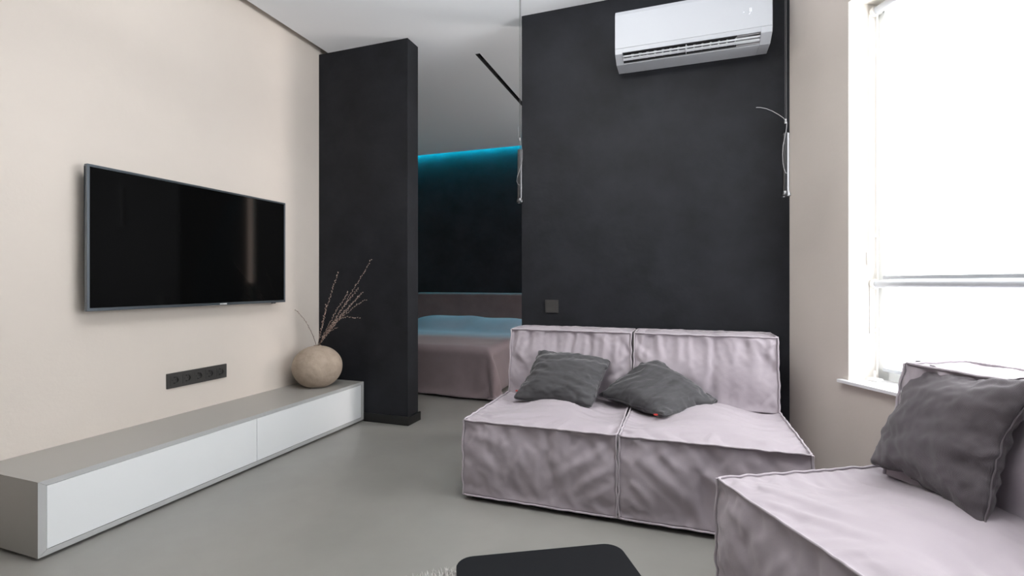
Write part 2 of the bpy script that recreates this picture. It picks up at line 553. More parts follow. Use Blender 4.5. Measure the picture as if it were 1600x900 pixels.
VX, VY = -2.495, 2.868
vase = thing('vase', 'round rough clay vase with a small mouth on the grey cabinet', 'vase', (VX, VY, ZT))
prof = []
for i in range(25):
    a = -math.pi / 2 + .38 + (math.pi - .38 - .13) * i / 24
    prof.append((.172 * math.cos(a) ** .92 if math.cos(a) > 0 else .02, .142 + .152 * math.sin(a)))
zb_ = prof[0][1]
prof = [(0, 0)] + [(r, z - zb_) for r, z in prof]
r_, z_ = prof[-1]
prof += [(.026, z_ + .004), (.024, z_ + .006), (.019, z_ + .002), (.018, z_ - .03), (.03, z_ - .06), (.0, z_ - .07)]
VT = z_ + .004 + ZT
vo = MB().lathe(prof, n=56)
vo.v = [(x + .002 * noise.noise(Vector((x * 9, y * 9, z * 9))), y + .002 * noise.noise(Vector((x * 9, y * 9, z * 9 + 5))), z) for x, y, z in vo.v]
body = vo.build('body', M['clay'], vase, smooth=True, angle=60)


def twig(end, mid, label, nb, seed, base=(0, 0), side=0, spread=.0):
    rnd = random.Random(seed)
    b0 = Vector((VX + base[0], VY + base[1], VT - .055))
    b1 = Vector((VX + base[0] * 1.2 + .004, VY + base[1], VT + .0))
    e = Vector(end)
    m = Vector(mid)
    pts = []
    N = 22
    for i in range(N + 1):
        t = i / N
        p = b1 * (1 - t) ** 2 + m * 2 * t * (1 - t) + e * t * t
        p += Vector((noise.noise(Vector((t * 4, seed, 0))), noise.noise(Vector((t * 4, seed, 7))), noise.noise(Vector((t * 4, seed, 3))))) * .008 * t
        pts.append(p)
    pts = [b0] + pts
    o = MB().tube(pts, [.0019 - .0011 * i / (N + 1) for i in range(N + 2)], 5).build('dried_twig', M['twig'], smooth=True)
    o.location = (0, 0, 0)
    tag(o, label, 'twig', 'dried twigs in the clay vase')
    bd = MB()
    for k in range(nb):
        t = .12 + .88 * (k + rnd.random() * .6) / nb
        x = t * N + 1
        i = min(int(x), N)
        p = pts[i].lerp(pts[min(i + 1, N + 1)], x - i)
        d = (pts[min(i + 1, N + 1)] - pts[i]).normalized()
        sd = Vector((rnd.uniform(-1, 1), rnd.uniform(-1, 1), rnd.uniform(-1, 1)))
        sd = (sd - d * sd.dot(d)).normalized()
        c_ = p + sd * .004
        ax = (d * .8 + sd * .6).normalized() * rnd.uniform(.0048, .0075)
        u = ax.orthogonal().normalized() * .0028
        w = ax.cross(u).normalized() * .0028
        bd.add([c_ - ax, c_ + u, c_ + w, c_ - u, c_ - w, c_ + ax], [(0, 2, 1), (0, 3, 2), (0, 4, 3), (0, 1, 4), (5, 1, 2), (5, 2, 3), (5, 3, 4), (5, 4, 1)])
    b = bd.build('buds', M['bud'], o)
    b['kind'] = 'stuff'
    # the object origin goes to the mouth of the vase
    off = Vector(b1)
    for ob in (o, b):
        ob.data.transform(Matrix.Translation(-off))
    o.location = off
    return o


yT = 2.88
twig((-2.837, yT, .895), (-2.62, yT, .86), 'single thin dried twig arching left over the beige wall', 34, 1, (-.012, 0))
twig((-2.30, yT - .02, 1.13), (-2.45, yT, .83), 'tall dried twig, the nearly upright one left of the bundle', 44, 2, (-.004, .004))
twig((-2.41, yT - .02, .90), (-2.47, yT, .72), 'short twig hugging the upright twig in the vase', 26, 3, (-.004, .006))
twig((-2.008, yT - .05, 1.215), (-2.30, yT, .84), 'longest dried twig, tip highest at upper right', 60, 4, (.004, 0))
twig((-2.145, yT, 1.02), (-2.36, yT, .80), 'dried twig second longest, inside the dense bundle, leaning right', 52, 5, (.006, .004))
twig((-2.09, yT - .03, .99), (-2.32, yT - .02, .78), 'dried twig on the lower flank of the dense bundle', 52, 6, (.006, -.004))
twig((-2.12, yT - .03, .96), (-2.33, yT - .02, .79), 'dried twig in the core of the bundle, thick with buds', 56, 7, (.007, -.002))
twig((-2.05, yT - .04, .935), (-2.30, yT - .02, .83), 'dried twig bending out right below the bundle with a curved tip', 40, 8, (.008, 0))
twig((-2.105, yT - .04, .803), (-2.36, yT - .02, .86), 'dried twig arching low to the right with a level tip', 34, 9, (.009, 0))
twig((-2.28, yT - .05, .737), (-2.42, yT - .02, .70), 'shortest dried twig, lowest on the right', 20, 10, (.01, -.003))
twig((-2.22, yT - .02, .99), (-2.38, yT, .80), 'dried twig on the upper flank of the dense bundle', 44, 11, (.002, .006))
twig((-2.24, yT - .02, .86), (-2.40, yT, .72), 'short dried twig filling the root of the bundle', 36, 12, (.004, .003))

# ------------------------------------------------------------------ air conditioner
ac = thing('air_conditioner', 'white wall-mounted air conditioner high on the black wall', 'air conditioner', (.044, YB, 2.37))
hw = .418
zt = .292
pf = [(0, 0), (-.128, 0), (-.134, .004), (-.198, .034), (-.203, .06), (-.201, .262), (-.19, .285), (-.17, zt), (0, zt)]
# body with the outlet left open: side cheeks full profile, centre profile with a notch
oL, oR = -.375, .362
q = MB()
q.prism(pf, 0, -hw, oL)
q.build('side_cheek', M['ac_white'], ac, bevel=.003)
MB().prism(pf, 0, oR, hw).build('side_cheek', M['ac_white'], ac, bevel=.003)
q = MB()
q.prism([(0, 0), (-.130, 0), (-.133, .003), (-.10, .045), (-.14, .085), (-.199, .040), (-.203, .06), (-.201, .262), (-.19, .285), (-.17, zt), (0, zt)], 0, oL, oR)
q.build('housing', M['ac_white'], ac, bevel=.001)
MB().prism([(-.203, .064), (-.2065, .066), (-.2045, .262), (-.193, .287), (-.19, .285), (-.201, .262)], 0, -hw + .002, hw - .002).build('front_panel', M['ac_white'], ac, bevel=.0008)
q = MB()
q.prism([(-.134, .006), (-.103, .046), (-.14, .082), (-.192, .040), (-.188, .037), (-.14, .075), (-.110, .046), (-.138, .010)], 0, oL + .001, oL + .62)
q.build('outlet_lining', M['ac_dark'], ac)
q = MB()
q.prism([(-.134, .006), (-.103, .046), (-.14, .082), (-.192, .040), (-.188, .037), (-.14, .075), (-.110, .046), (-.138, .010)], 0, oL + .62, oR - .001)
q.build('outlet_lining', M['ac_grey'], ac)
for k in range(14):
    q = MB()
    x = oL + .05 + k * .043
    q.add([(x, -.186, .032), (x + .004, -.186, .032), (x + .014, -.145, .050), (x + .010, -.145, .050), (x, -.150, .010), (x + .004, -.150, .010)],
          [(0, 1, 2, 3), (4, 3, 2, 5), (0, 3, 4), (1, 5, 2), (0, 4, 5, 1)])
    q.build('louver_fin', M['ac_white'], ac)
# two horizontal vanes across the outlet
MB().prism([(-.171, .014), (-.174, .017), (-.160, .012), (-.157, .009)], 0, oL + .002, oR - .002).build('air_vane', M['ac_vane'], ac)
MB().prism([(-.187, .022), (-.190, .026), (-.183, .024), (-.180, .020)], 0, oL + .002, oR - .002).build('air_vane', M['ac_vane'], ac)
q = MB()
q.box((-.022, -.196, .026), (-.017, -.165, .034))
q.box((-.022, -.176, .003), (-.017, -.145, .034))
q.build('vane_bracket', M['ac_white'], ac)
# display: a dot, one figure eight and a slanted mark
dx, dz = .305, .163
q = MB()
q.lathe([(0, 0), (.0028, 0), (.0028, .0006), (0, .0006)], (dx - .028, -.2078, dz - .006), 12, 1)
q.build('display_dot', M['led'], ac)
q = MB()
for (a, b, c_, d) in ((0, .018, .010, .0200), (0, .009, .010, .011), (0, 0, .010, .002)):
    q.box((dx + a, -.2072, dz + b - .008), (dx + c_, -.2064, dz + d - .008))
for (a, b) in ((0, .002), (0, .011), (.008, .002), (.008, .011)):
    q.box((dx + a, -.2072, dz + b - .008), (dx + a + .002, -.2064, dz + b - .001))
q.build('display_digit', M['led'], ac)
q = MB()
q.add([(dx - .004, -.2073, dz - .022), (dx - .001, -.2073, dz - .022), (dx + .005, -.2073, dz - .013), (dx + .002, -.2073, dz - .013)], [(0, 1, 2, 3)])
q.build('display_mark', M['led'], ac)

# switch on the black wall
sw = thing('wall_switch', 'square dark grey light switch on the black wall above the sofa', 'switch', (-.811, YB, .895))
MB().box((-.044, -.010, -.042), (.044, 0, .042)).build('cover_frame', M['socket'], sw, bevel=.0015)
MB().box((-.033, -.0135, .001), (.033, -.009, .032)).build('rocker', M['socket'], sw, bevel=.001)
MB().box((-.033, -.0135, -.032), (.033, -.009, -.001)).build('rocker', M['socket'], sw, bevel=.001)

# ------------------------------------------------------------------ pendant lamps
rc, rs = math.cos(YAW), math.sin(YAW)


def pendant(x, y, zbot, ln, r, wire, label, scale):
    p = thing('pendant_lamp', label, 'lamp', (x, y, CZ), YAW, 'slim steel tube pendants over the sofa')
    zb = zbot - CZ
    zt = zb + ln
    q = MB()
    q.tube([(.002, 0, 0), (.0015, 0, zt + .0)], .0016, 8)
    q.tube([(-.004, 0.002, 0), (-.0035, .002, zt + .055)], .0010, 6)
    q.build('cord', M['cord'], p)
    MB().lathe([(0, -.018), (.022, -.018), (.024, -.014), (.024, 0), (0, 0)], (0, 0, 0), 24).build('ceiling_cup', M['cord'], p, smooth=True)
    MB().lathe([(0, zt), (r * .8, zt), (r, zt - .002), (r, zb + .022), (0, zb + .022)], n=28).build('tube_shade', M['steel'], p, smooth=True)
    MB().lathe([(0, zb + .026), (r * 1.1, zb + .026), (r * 1.38, zb + .010), (r * 1.38, zb + .004), (r * 1.15, zb), (r * .9, zb), (r * .8, zb + .006), (0, zb + .006)], n=28).build('spot_head', M['steel'], p, smooth=True)
    MB().lathe([(0, -.011), (.0045, -.011), (.0045, .011), (0, .011)], (-.003, -.001, zt + .058), 12).build('cable_clamp', M['wire'], p)
    MB().tube([(a, -.016, zt + b) for a, b in wire], .0014, 6).build('cable_loop', M['wire'], p, smooth=True)
    return p


px = .00316
w2 = [(-.050 * 1.0 * 3.1, .121 / 1.0), (-.135, .121), (-.105, .115), (-.075, .103), (-.045, .086), (-.022, .07), (-.006, .052),
      (-.004, .045), (-.006, .02), (-.013, -.02), (-.022, -.06), (-.026, -.11), (-.024, -.15), (-.018, -.18), (-.010, -.200), (-.004, -.202)]
pendant(.486, 2.712, 1.476, .313, .0155, w2, 'right pendant lamp, steel tube with a cable end sticking out left', 1)
w1 = [(-.010, .135), (-.012, .10), (-.010, .07), (-.003, .045), (.006, .02), (.012, -.01), (.013, -.05), (.008, -.09), (-.004, -.13), (-.016, -.16), (-.020, -.19), (-.014, -.207), (-.004, -.214)]
pendant(-.905, 2.742, 1.524, .317, .0150, w1, 'left pendant lamp, steel tube hanging beside the bedroom opening', 1)


# ------------------------------------------------------------------ soft goods: small cloth runs
def boxgrid(w, d, h, st):
    nx, ny, nz = [max(2, round(k / st)) for k in (w, d, h)]
    vid = {}
    V = []
    F = []

    def v(i, j, k):
        key = (i, j, k)
        if key not in vid:
            vid[key] = len(V)
            V.append(((i / nx - .5) * w, (j / ny - .5) * d, k / nz * h))
        return vid[key]
    for i in range(nx):
        for j in range(ny):
            F.append((v(i, j, 0), v(i, j + 1, 0), v(i + 1, j + 1, 0), v(i + 1, j, 0)))
            F.append((v(i, j, nz), v(i + 1, j, nz), v(i + 1, j + 1, nz), v(i, j + 1, nz)))
    for i in range(nx):
        for k in range(nz):
            F.append((v(i, 0, k), v(i + 1, 0, k), v(i + 1, 0, k + 1), v(i, 0, k + 1)))
            F.append((v(i, ny, k), v(i, ny, k + 1), v(i + 1, ny, k + 1), v(i + 1, ny, k)))
    for j in range(ny):
        for k in range(nz):
            F.append((v(0, j, k), v(0, j, k + 1), v(0, j + 1, k + 1), v(0, j + 1, k)))
            F.append((v(nx, j, k), v(nx, j + 1, k), v(nx, j + 1, k + 1), v(nx, j, k + 1)))
    return V, F, vid, (nx, ny, nz)


def sim(V, F, pins, rest=None, pressure=2., frames=25, shrink=0, seed=0, q=6, bend=.3, tension=15, grav=0, jit=.002, damp=8, collide=False, mass=.3):
    rnd = random.Random(seed)
    me = bpy.data.meshes.new('cloth_tmp')
    me.from_pydata([(x + rnd.uniform(-jit, jit), y + rnd.uniform(-jit, jit), z + rnd.uniform(-jit, jit)) for x, y, z in V], [], F)
    me.update()
    o = bpy.data.objects.new('cloth_tmp', me)
    COL.objects.link(o)
    if pins:
        g = o.vertex_groups.new(name='pin')
        for i, wt in pins.items(): g.add([i], wt, 'REPLACE')
    if rest:
        o.shape_key_add(name='Basis')
        k = o.shape_key_add(name='rest')
        for i, p in enumerate(rest): k.data[i].co = p
        k.value = 0
    m = o.modifiers.new('cloth', 'CLOTH')
    s = m.settings
    s.quality = q
    s.mass = mass
    s.tension_stiffness = s.compression_stiffness = tension
    s.shear_stiffness = tension * .4
    s.bending_stiffness = bend
    s.tension_damping = s.compression_damping = s.shear_damping = damp
    s.bending_damping = .5
    s.air_damping = 2
    if pressure:
        s.use_pressure = True
        s.uniform_pressure_force = pressure
    s.shrink_min = s.shrink_max = shrink
    if pins:
        s.vertex_group_mass = 'pin'
        s.pin_stiffness = 1
    if rest: s.rest_shape_key = o.data.shape_keys.key_blocks['rest']
    s.effector_weights.gravity = grav
    m.collision_settings.use_collision = collide
    if collide:
        m.collision_settings.distance_min = .006
        m.collision_settings.collision_quality = 3
    m.point_cache.frame_start = 1
    m.point_cache.frame_end = frames
    for f in range(1, frames + 1): sc.frame_set(f)
    dg = bpy.context.evaluated_depsgraph_get()
    r = [tuple(v.co) for v in o.evaluated_get(dg).data.vertices]
    bpy.data.objects.remove(o)
    bpy.data.meshes.remove(me)
    sc.frame_set(1)
    return r


def soft(name, V, F, m, parent, uvs=None, crease=None):
    me = bpy.data.meshes.new(name)
    me.from_pydata(V, [], F)
    me.update()
    if uvs:
        ul = me.uv_layers.new(name='UVMap')
        for lp in me.loops: ul.data[lp.index].uv = uvs[lp.vertex_index]
    for p in me.polygons: p.use_smooth = True
    me.materials.append(m)
    if crease:
        at = me.attributes.new('crease_edge', 'FLOAT', 'EDGE')
        for e in me.edges:
            if e.vertices[0] in crease and e.vertices[1] in crease:
                at.data[e.index].value = 1
    o = bpy.data.objects.new(name, me)
    COL.objects.link(o)
    if parent: o.parent = parent
    s = o.modifiers.new('smooth', 'SUBSURF')
    s.levels = 1
    s.render_levels = 1
    return o


def edge_paths(vid, n, nobottom=False):
    nx, ny, nz = n
    P = []
    top = [(i, 0, nz) for i in range(nx)] + [(nx, j, nz) for j in range(ny)] + [(i, ny, nz) for i in range(nx, 0, -1)] + [(0, j, nz) for j in range(ny, 0, -1)]
    P.append(([vid[k] for k in top], True))
    if not nobottom:
        P.append(([vid[(a, b, 0)] for a, b, _ in top], True))
    for a in (0, nx):
        for b in (0, ny):
            P.append(([vid[(a, b, k)] for k in range(nz + 1)], False))
    return P


def smoothpath(pts, closed, it=1):
    pts = [Vector(p) for p in pts]
    for _ in range(it):
        n = len(pts)
        new = []
        for i in range(n):
            if closed: a, b = pts[i - 1], pts[(i + 1) % n]
            else:
                a, b = pts[max(i - 1, 0)], pts[min(i + 1, n - 1)]
            new.append((a + pts[i] * 2 + b) / 4)
        if not closed:
            new[0], new[-1] = pts[0], pts[-1]
        pts = new
    return pts


def ridge(u, v, L):
    # sum of tapering asymmetric creases: (u0, v0, u1, v1, width, height)
    t_ = 0
    for u0, v0, u1, v1, w, h in L:
        du, dv = u1 - u0, v1 - v0
        ll = du * du + dv * dv
        t = ((u - u0) * du + (v - v0) * dv) / ll
        if t < -.25 or t > 1.25: continue
        d = ((u - u0) * dv - (v - v0) * du) / math.sqrt(ll)
        d += .35 * w * math.sin(t * 5 + u0 * 40)
        tp = max(0, min(1, (t + .25) / .5)) * max(0, min(1, (1.25 - t) / .6))
        ww = w * (.75 + .5 * t)
        t_ += h * tp * tp * .85 * (math.exp(-(d / ww) ** 2) - .55 * math.exp(-((d - 1.7 * ww) / ww) ** 2) - .25 * math.exp(-((d + 1.7 * ww) / ww) ** 2))
    return t_


def gathers(seed, n, w, top, lo, hi, h, slant=.0):
    rd = random.Random(seed)
    L = []
    for k in range(n):
        x = -w / 2 + w * (k + .5 + rd.uniform(-.25, .25)) / n
        l = rd.uniform(lo, hi)
        L.append((x, top + .01, x + rd.uniform(-.025, .025) + slant * l, top - l, rd.uniform(.011, .017), h * rd.uniform(.6, 1.2)))
    return L


CREASES = {
    'seatA': {'front': [(.34, .33, .05, .08, .020, .011), (.36, .24, .16, .07, .016, .010), (.10, .34, .06, .15, .014, .009), (.20, .34, .16, .18, .014, .009),
                        (-.02, .33, -.16, .05, .018, .008), (-.34, .30, -.12, .24, .02, .006), (.36, .15, .22, .03, .014, .008), (-.30, .20, -.08, .08, .022, .006),
                        (.30, .34, .25, .2, .013, .008), (-.2, .34, -.22, .22, .014, .006)],
              'top': [(-.30, -.40, .02, -.24, .018, .007), (-.22, -.44, .10, -.30, .016, .007), (-.1, -.15, .16, -.02, .02, .006), (-.33, -.2, -.1, -.1, .02, .006),
                      (.1, -.44, .14, -.3, .013, .006), (.33, -.35, .2, -.1, .018, .006), (.05, .1, .2, -.1, .02, .006)]},
    'seatB': {'front': [(-.32, .30, .0, .04, .022, .010), (-.34, .20, -.18, .03, .016, .009), (-.22, .34, -.10, .20, .014, .010), (-.10, .34, .06, .14, .016, .008),
                        (-.05, .26, .22, .10, .022, .008), (-.34, .12, -.26, .02, .013, .007), (.0, .2, .3, .05, .024, .007), (.1, .34, .2, .26, .016, .006), (-.3, .34, -.31, .22, .012, .006)],
              'top': [(-.32, -.36, .06, -.26, .018, .007), (-.28, -.24, .10, -.16, .018, .007), (-.30, -.1, .12, -.06, .020, .006), (.0, -.44, .02, -.32, .013, .006),
                      (-.12, -.45, -.10, -.34, .012, .006), (.2, -.4, .3, -.2, .02, .005), (-.05, .12, .3, .02, .022, .006)]},
    'backA': {'front': gathers(2, 13, .70, .385, .12, .26, .010, -.1) + [(.36, .30, .22, .12, .014, .009), (.36, .18, .18, .06, .014, .009), (.36, .10, .2, .02, .012, .007), (-.35, .30, -.2, .12, .02, .006)]},
    'backB': {'front': gathers(9, 14, .70, .385, .08, .24, .010, .05) + [(-.36, .30, -.24, .14, .012, .009), (-.36, .24, -.22, .06, .012, .009), (-.36, .17, -.25, .03, .012, .008), (-.36, .34, -.26, .22, .012, .008)]},
}


def creased(V0, V, vid, n, tab):
    out = list(V)
    for (i, j, k), a in vid.items():
        if (i in (0, n[0])) + (j in (0, n[1])) + (k in (0, n[2])) != 1: continue
        x, y, z = V0[a]
        e = min(min(i, n[0] - i) if i not in (0, n[0]) else 99, min(j, n[1] - j) if j not in (0, n[1]) else 99, min(k, n[2] - k) if k not in (0, n[2]) else 99)
        fade = min(1, e / 2.0)
        p = out[a]
        if j == 0 and 'front' in tab:
            out[a] = (p[0], p[1] - fade * ridge(x, z, tab['front']), p[2])
        elif k == n[2] and 'top' in tab:
            out[a] = (p[0], p[1], p[2] + fade * ridge(x, y, tab['top']))
    return out


def fold_seat(x, y, z, f):
    q = Vector((x, y, z))
    if f == 'front': return .010 * noise.noise(Vector(((x + z * .7) * 13, (z - x * .7) * 4, 2)))
    if f == 'top': return .007 * noise.noise(Vector(((x - y * .3) * 5, (y + x * .3) * 12, 5)))
    return .006 * noise.noise(q * 9)


def fold_back(x, y, z, f):
    if f == 'front': return .016 * (z / .385) ** 1.2 * noise.noise(Vector((x * 17, z * 2.6, 4)))
    return .005 * noise.noise(Vector((x, y, z)) * 8)


def cushion(kind, w, d, h, seed, st, edge_w, face_w, pressure, shrink, rs_, hold=None, frames=25, bend=.3):
    V, F, vid, n = boxgrid(w, d, h, st)
    W0 = list(V)
    so_ = seed * 1.37
    for (i, j, k), a in vid.items():
        x, y, z = V[a]
        if (i in (0, n[0])) + (j in (0, n[1])) + (k in (0, n[2])) != 1 or k == 0: continue
        f = 'front' if j == 0 else 'top' if k == n[2] else 'side'
        dd = hold(x + so_, y, z, f)
        W0[a] = (x, y + (-dd if j == 0 else dd if j == n[1] else 0), z + (dd if k == n[2] else 0)) if i not in (0, n[0]) else (x + (dd if i else -dd), y, z)
    pins = {}
    for (i, j, k), a in vid.items():
        e = (i in (0, n[0])) + (j in (0, n[1])) + (k in (0, n[2]))
        if k == 0: pins[a] = 1
        elif e == 3: pins[a] = 1
        elif e == 2: pins[a] = edge_w * (.45 if 0 < k < n[2] else 1)
        elif face_w: pins[a] = face_w
    rest = [rs_(p) for p in V] if rs_ else None
    r = debulge(V, sim(W0, F, pins, rest, pressure, frames, shrink, seed, bend=bend), w, d, h, .85)
    r = creased(V, r, vid, n, CREASES[kind])
    return V, r, F, vid, n


def welts(V0, V, vid, n, c, m, parent, rad=.0044, out=.0038, nobottom=False):
    q = MB()
    cx, cy, cz = c
    for path, closed in edge_paths(vid, n, nobottom):
        pts = []
        for a in path:
            o_ = Vector(V0[a])
            d_ = Vector((math.copysign(1, o_.x) if abs(o_.x) > cx - 1e-4 else 0, math.copysign(1, o_.y) if abs(o_.y) > cy - 1e-4 else 0,
                         (1 if o_.z > cz * 1.9 else (-.3 if o_.z < 1e-4 else 0))))
            if d_.length: d_.normalize()
            pts.append(Vector(V[a]) + d_ * out)
        pts = smoothpath(pts, closed, 1)
        q.tube(pts, rad, 8, closed)
    return q.build('piping', m, parent, smooth=True, angle=80)


SW, SD, SH = .728, .94, .355
BW, BD, BH = .722, .255, .385

def debulge(V0, V, w, d, h, k):
    # the foam inside holds each face nearly flat: take out part of its broad bulge, keep the folds
    out = [list(p) for p in V]
    for ax, half, cen in ((0, w / 2, 0), (1, d / 2, 0), (2, h / 2, h / 2)):
        oth = [(0, w / 2, 0), (1, d / 2, 0), (2, h / 2, h / 2)]
        oth.pop(ax)
        for sg in (-1, 1):
            idx = [i for i, p in enumerate(V0) if abs((p[ax] - cen) - sg * half) < 1e-5]
            num = den = 0
            B = {}
            for i in idx:
                u = (V0[i][oth[0][0]] - oth[0][2]) / oth[0][1]
                v = (V0[i][oth[1][0]] - oth[1][2]) / oth[1][1]
                b = 1 - (1 - (1 - u * u) * (1 - v * v)) ** 2
                B[i] = b
                num += (V[i][ax] - V0[i][ax]) * b
                den += b * b
            for i in idx: out[i][ax] -= k * num / max(den, 1e-9) * B[i]
    return [tuple(p) for p in out]
seatA = cushion('seatA', SW, SD, SH, 3, .0165, .75, 0, 1.5, -.045, None, fold_seat, bend=.35, frames=18)
seatB = cushion('seatB', SW, SD, SH, 8, .0165, .75, 0, 1.5, -.045, None, fold_seat, bend=.35, frames=18)
backA = cushion('backA', BW, BD, BH, 5, .0145, .8, 0, 1.4, -.04, None, fold_back, bend=.3, frames=18)
backB = cushion('backB', BW, BD, BH, 11, .0145, .8, 0, 1.4, -.04, None, fold_back, bend=.3, frames=18)


def module(x, y, rz, seat, back, label, lean=.04, slide=0):
    r = thing('sofa_module', label, 'sofa', (x, y, 0), rz, 'mauve sofa modules')
    V0, V, F, vid, n = seat
    z0 = .028
    cr = lambda: {a for (i, j, k), a in vid.items() if (i in (0, n[0])) + (j in (0, n[1])) + (k in (0, n[2])) >= 2}
    s = soft('seat', [(a, b, c_ + z0) for a, b, c_ in V], F, M['velvet'], r, crease=cr())
    welts(V0, [(a, b, c_ + z0) for a, b, c_ in V], vid, n, (SW / 2, SD / 2, SH / 2), M['velvet_seam'], s)
    V0, V, F, vid, n = back
    zb = z0 + SH - .006

    def T_(p):
        return (p[0] + slide, p[1] + SD / 2 - BD / 2 + lean * (p[2] / BH) - lean * .9 + .005 + (0), p[2] + zb)
    V2 = [T_(p) for p in V]
    b = soft('backrest', V2, F, M['velvet'], r, crease=cr())
    welts(V0, V2, vid, n, (BW / 2, BD / 2, BH / 2), M['velvet_seam'], b, nobottom=True)
    MB().box((-SW / 2 + .03, -SD / 2 + .035, 0), (SW / 2 - .03, SD / 2 - .03, z0 + .02)).build('base', M['sofa_base'], r)
    return r


module(-.634, 2.150 + SD / 2, 0, seatA, backA, 'left mauve sofa module of the pair against the black wall')
module(.110, 2.150 + SD / 2, 0, seatB, backB, 'right mauve sofa module of the pair against the black wall')
cs, co = .95 + SW / 2, -1.053 + SD / 2
m_, n_ = (.4837, -.8752), (.8752, .4837)
module(P0[0] + m_[0] * cs + n_[0] * co, P0[1] + m_[1] * cs + n_[1] * co, WR, seatA, backB, 'nearest mauve sofa module, standing below the window and cut by the frame', lean=.085, slide=.045)


def pillow_mesh(s, st=.015, t=.018, pressure=4, bend=.06, shrink=0, seed=0, frames=30, rest=None):
    nn = round(s / st)
    V = []
    F = []
    vid = {}
    for side in (1, -1):
        for i in range(nn + 1):
            for j in range(nn + 1):
                b = i in (0, nn) or j in (0, nn)
                if b and side == -1:
                    vid[(i, j, -1)] = vid[(i, j, 1)]
                    continue
                vid[(i, j, side)] = len(V)
                xx, yy = (i / nn - .5) * s, (j / nn - .5) * s
                V.append((xx, yy, 0 if b else side * t + .014 * noise.noise(Vector((xx * 4 + yy * 2 + seed, yy * 20 - xx * 5, side)))))
        for i in range(nn):
            for j in range(nn):
                q = [vid[(i, j, side)], vid[(i + 1, j, side)], vid[(i + 1, j + 1, side)], vid[(i, j + 1, side)]]
                F.append(tuple(q if side == 1 else q[::-1]))
    border = [vid[(i, 0, 1)] for i in range(nn)] + [vid[(nn, j, 1)] for j in range(nn)] + [vid[(i, nn, 1)] for i in range(nn, 0, -1)] + [vid[(0, j, 1)] for j in range(nn, 0, -1)]
    cpin = {vid[k]: 1 for k in ((0, 0, 1), (nn, 0, 1), (nn, nn, 1), (0, nn, 1))}
    R = sim(V, F, cpin, None, pressure, frames, shrink, seed, bend=bend, jit=.004)
    return V, R, F, border, (vid[(0, 0, 1)], vid[(nn, 0, 1)], vid[(nn, nn, 1)], vid[(0, nn, 1)])


def place_pillow(pm, corners, m, label, tagpos, sag=0, thick=1, folds=None, drop=None, zmin=None):
    V0, R, F, border, cn = pm
    C4 = [Vector(c_) for c_ in corners]
    cen = sum(C4, Vector()) / 4
    N = ((C4[1] - C4[0]) + (C4[2] - C4[3])).cross((C4[3] - C4[0]) + (C4[2] - C4[1])).normalized()
    ex = sum(abs(R[i][0]) for i in cn) / 4
    ey = sum(abs(R[i][1]) for i in cn) / 4
    P = []
    for p in R:
        u = (p[0] / ex + 1) / 2
        v = (p[1] / ey + 1) / 2
        q = C4[0] * (1 - u) * (1 - v) + C4[1] * u * (1 - v) + C4[2] * u * v + C4[3] * (1 - u) * v
        zz = p[2]
        if folds: zz += folds(u, v)
        q = q + N * (zz * thick + sag * (1 - (2 * u - 1) ** 2) * (1 - (2 * v - 1) ** 2))
        if zmin and q.z < zmin: q.z = zmin + (q.z - zmin) * .12
        P.append(q)
    base = Vector((cen.x, cen.y, min(p.z for p in P)))
    r = thing('cushion', label, 'cushion', base, 0, 'loose cushions on the sofa')
    P = [tuple(p - base) for p in P]
    uv = [(p[0] / .45 + .5, p[1] / .45 + .5) for p in V0]
    s = soft('cushion_cover', P, F, m, r, uv)
    MB().tube(smoothpath([P[i] for i in border], True, 1), .0026, 6, True).build('seam', m, s, smooth=True)
    if tagpos:
        a, b = tagpos
        i = border[int(a * len(border)) % len(border)]
        p = Vector(P[i])
        d = (p - Vector(P[border[len(border) // 8]]) * 0 - Vector((0, 0, p.z))).normalized()
        MB().box((-.009, -.003, -.002), (.009, .012, .003)).build('fabric_tag', M['red'], r, loc=p + Vector(b), rot=(0, 0, .3))
    return r


pmA = pillow_mesh(.43, st=.0125, seed=1, pressure=1.0, bend=.012, shrink=-.14)
pmB = pillow_mesh(.43, st=.0125, seed=4, pressure=1.0, bend=.012, shrink=-.16)
pmC = pillow_mesh(.43, st=.0125, seed=6, pressure=2.0, bend=.08, shrink=-.08)
place_pillow(pmA, [(-.882, 2.585, .408), (-.447, 2.550, .400), (-.388, 2.80, .60), (-.80, 2.81, .645)], M['pillow_grey'],
             'crumpled square charcoal velvet cushion on the left sofa module', (.97, (-.004, 0, .0)), thick=.72, folds=lambda u, v: ridge(u, v, [(0, .62, .45, .55, .035, .010), (.02, .45, .5, .40, .03, .009), (.05, .80, .5, .82, .035, .009), (.5, .3, .98, .12, .03, .011), (.55, .42, 1, .28, .03, .010), (.6, .55, 1, .45, .03, .009), (.6, .7, .98, .66, .03, .007), (.3, .2, .8, .05, .03, .007), (0, .95, .3, .88, .03, .009)]))
place_pillow(pmB, [(-.088, 2.49, .402), (.180, 2.80, .425), (-.158, 2.85, .632), (-.437, 2.735, .425)], M['pillow_grey'],
             'charcoal velvet cushion lying cornerwise across the joint of the two sofa modules', (.985, (-.006, -.014, .0)), thick=.75, folds=lambda u, v: ridge(u, v, [(.05, .9, .6, .62, .03, .010), (.1, .75, .6, .45, .03, .010), (.08, .55, .5, .3, .03, .009), (.2, .95, .8, .75, .03, .009), (.7, .98, .8, .5, .03, .008), (.02, .3, .4, .1, .03, .008), (.85, .98, .95, .5, .03, .008)]))
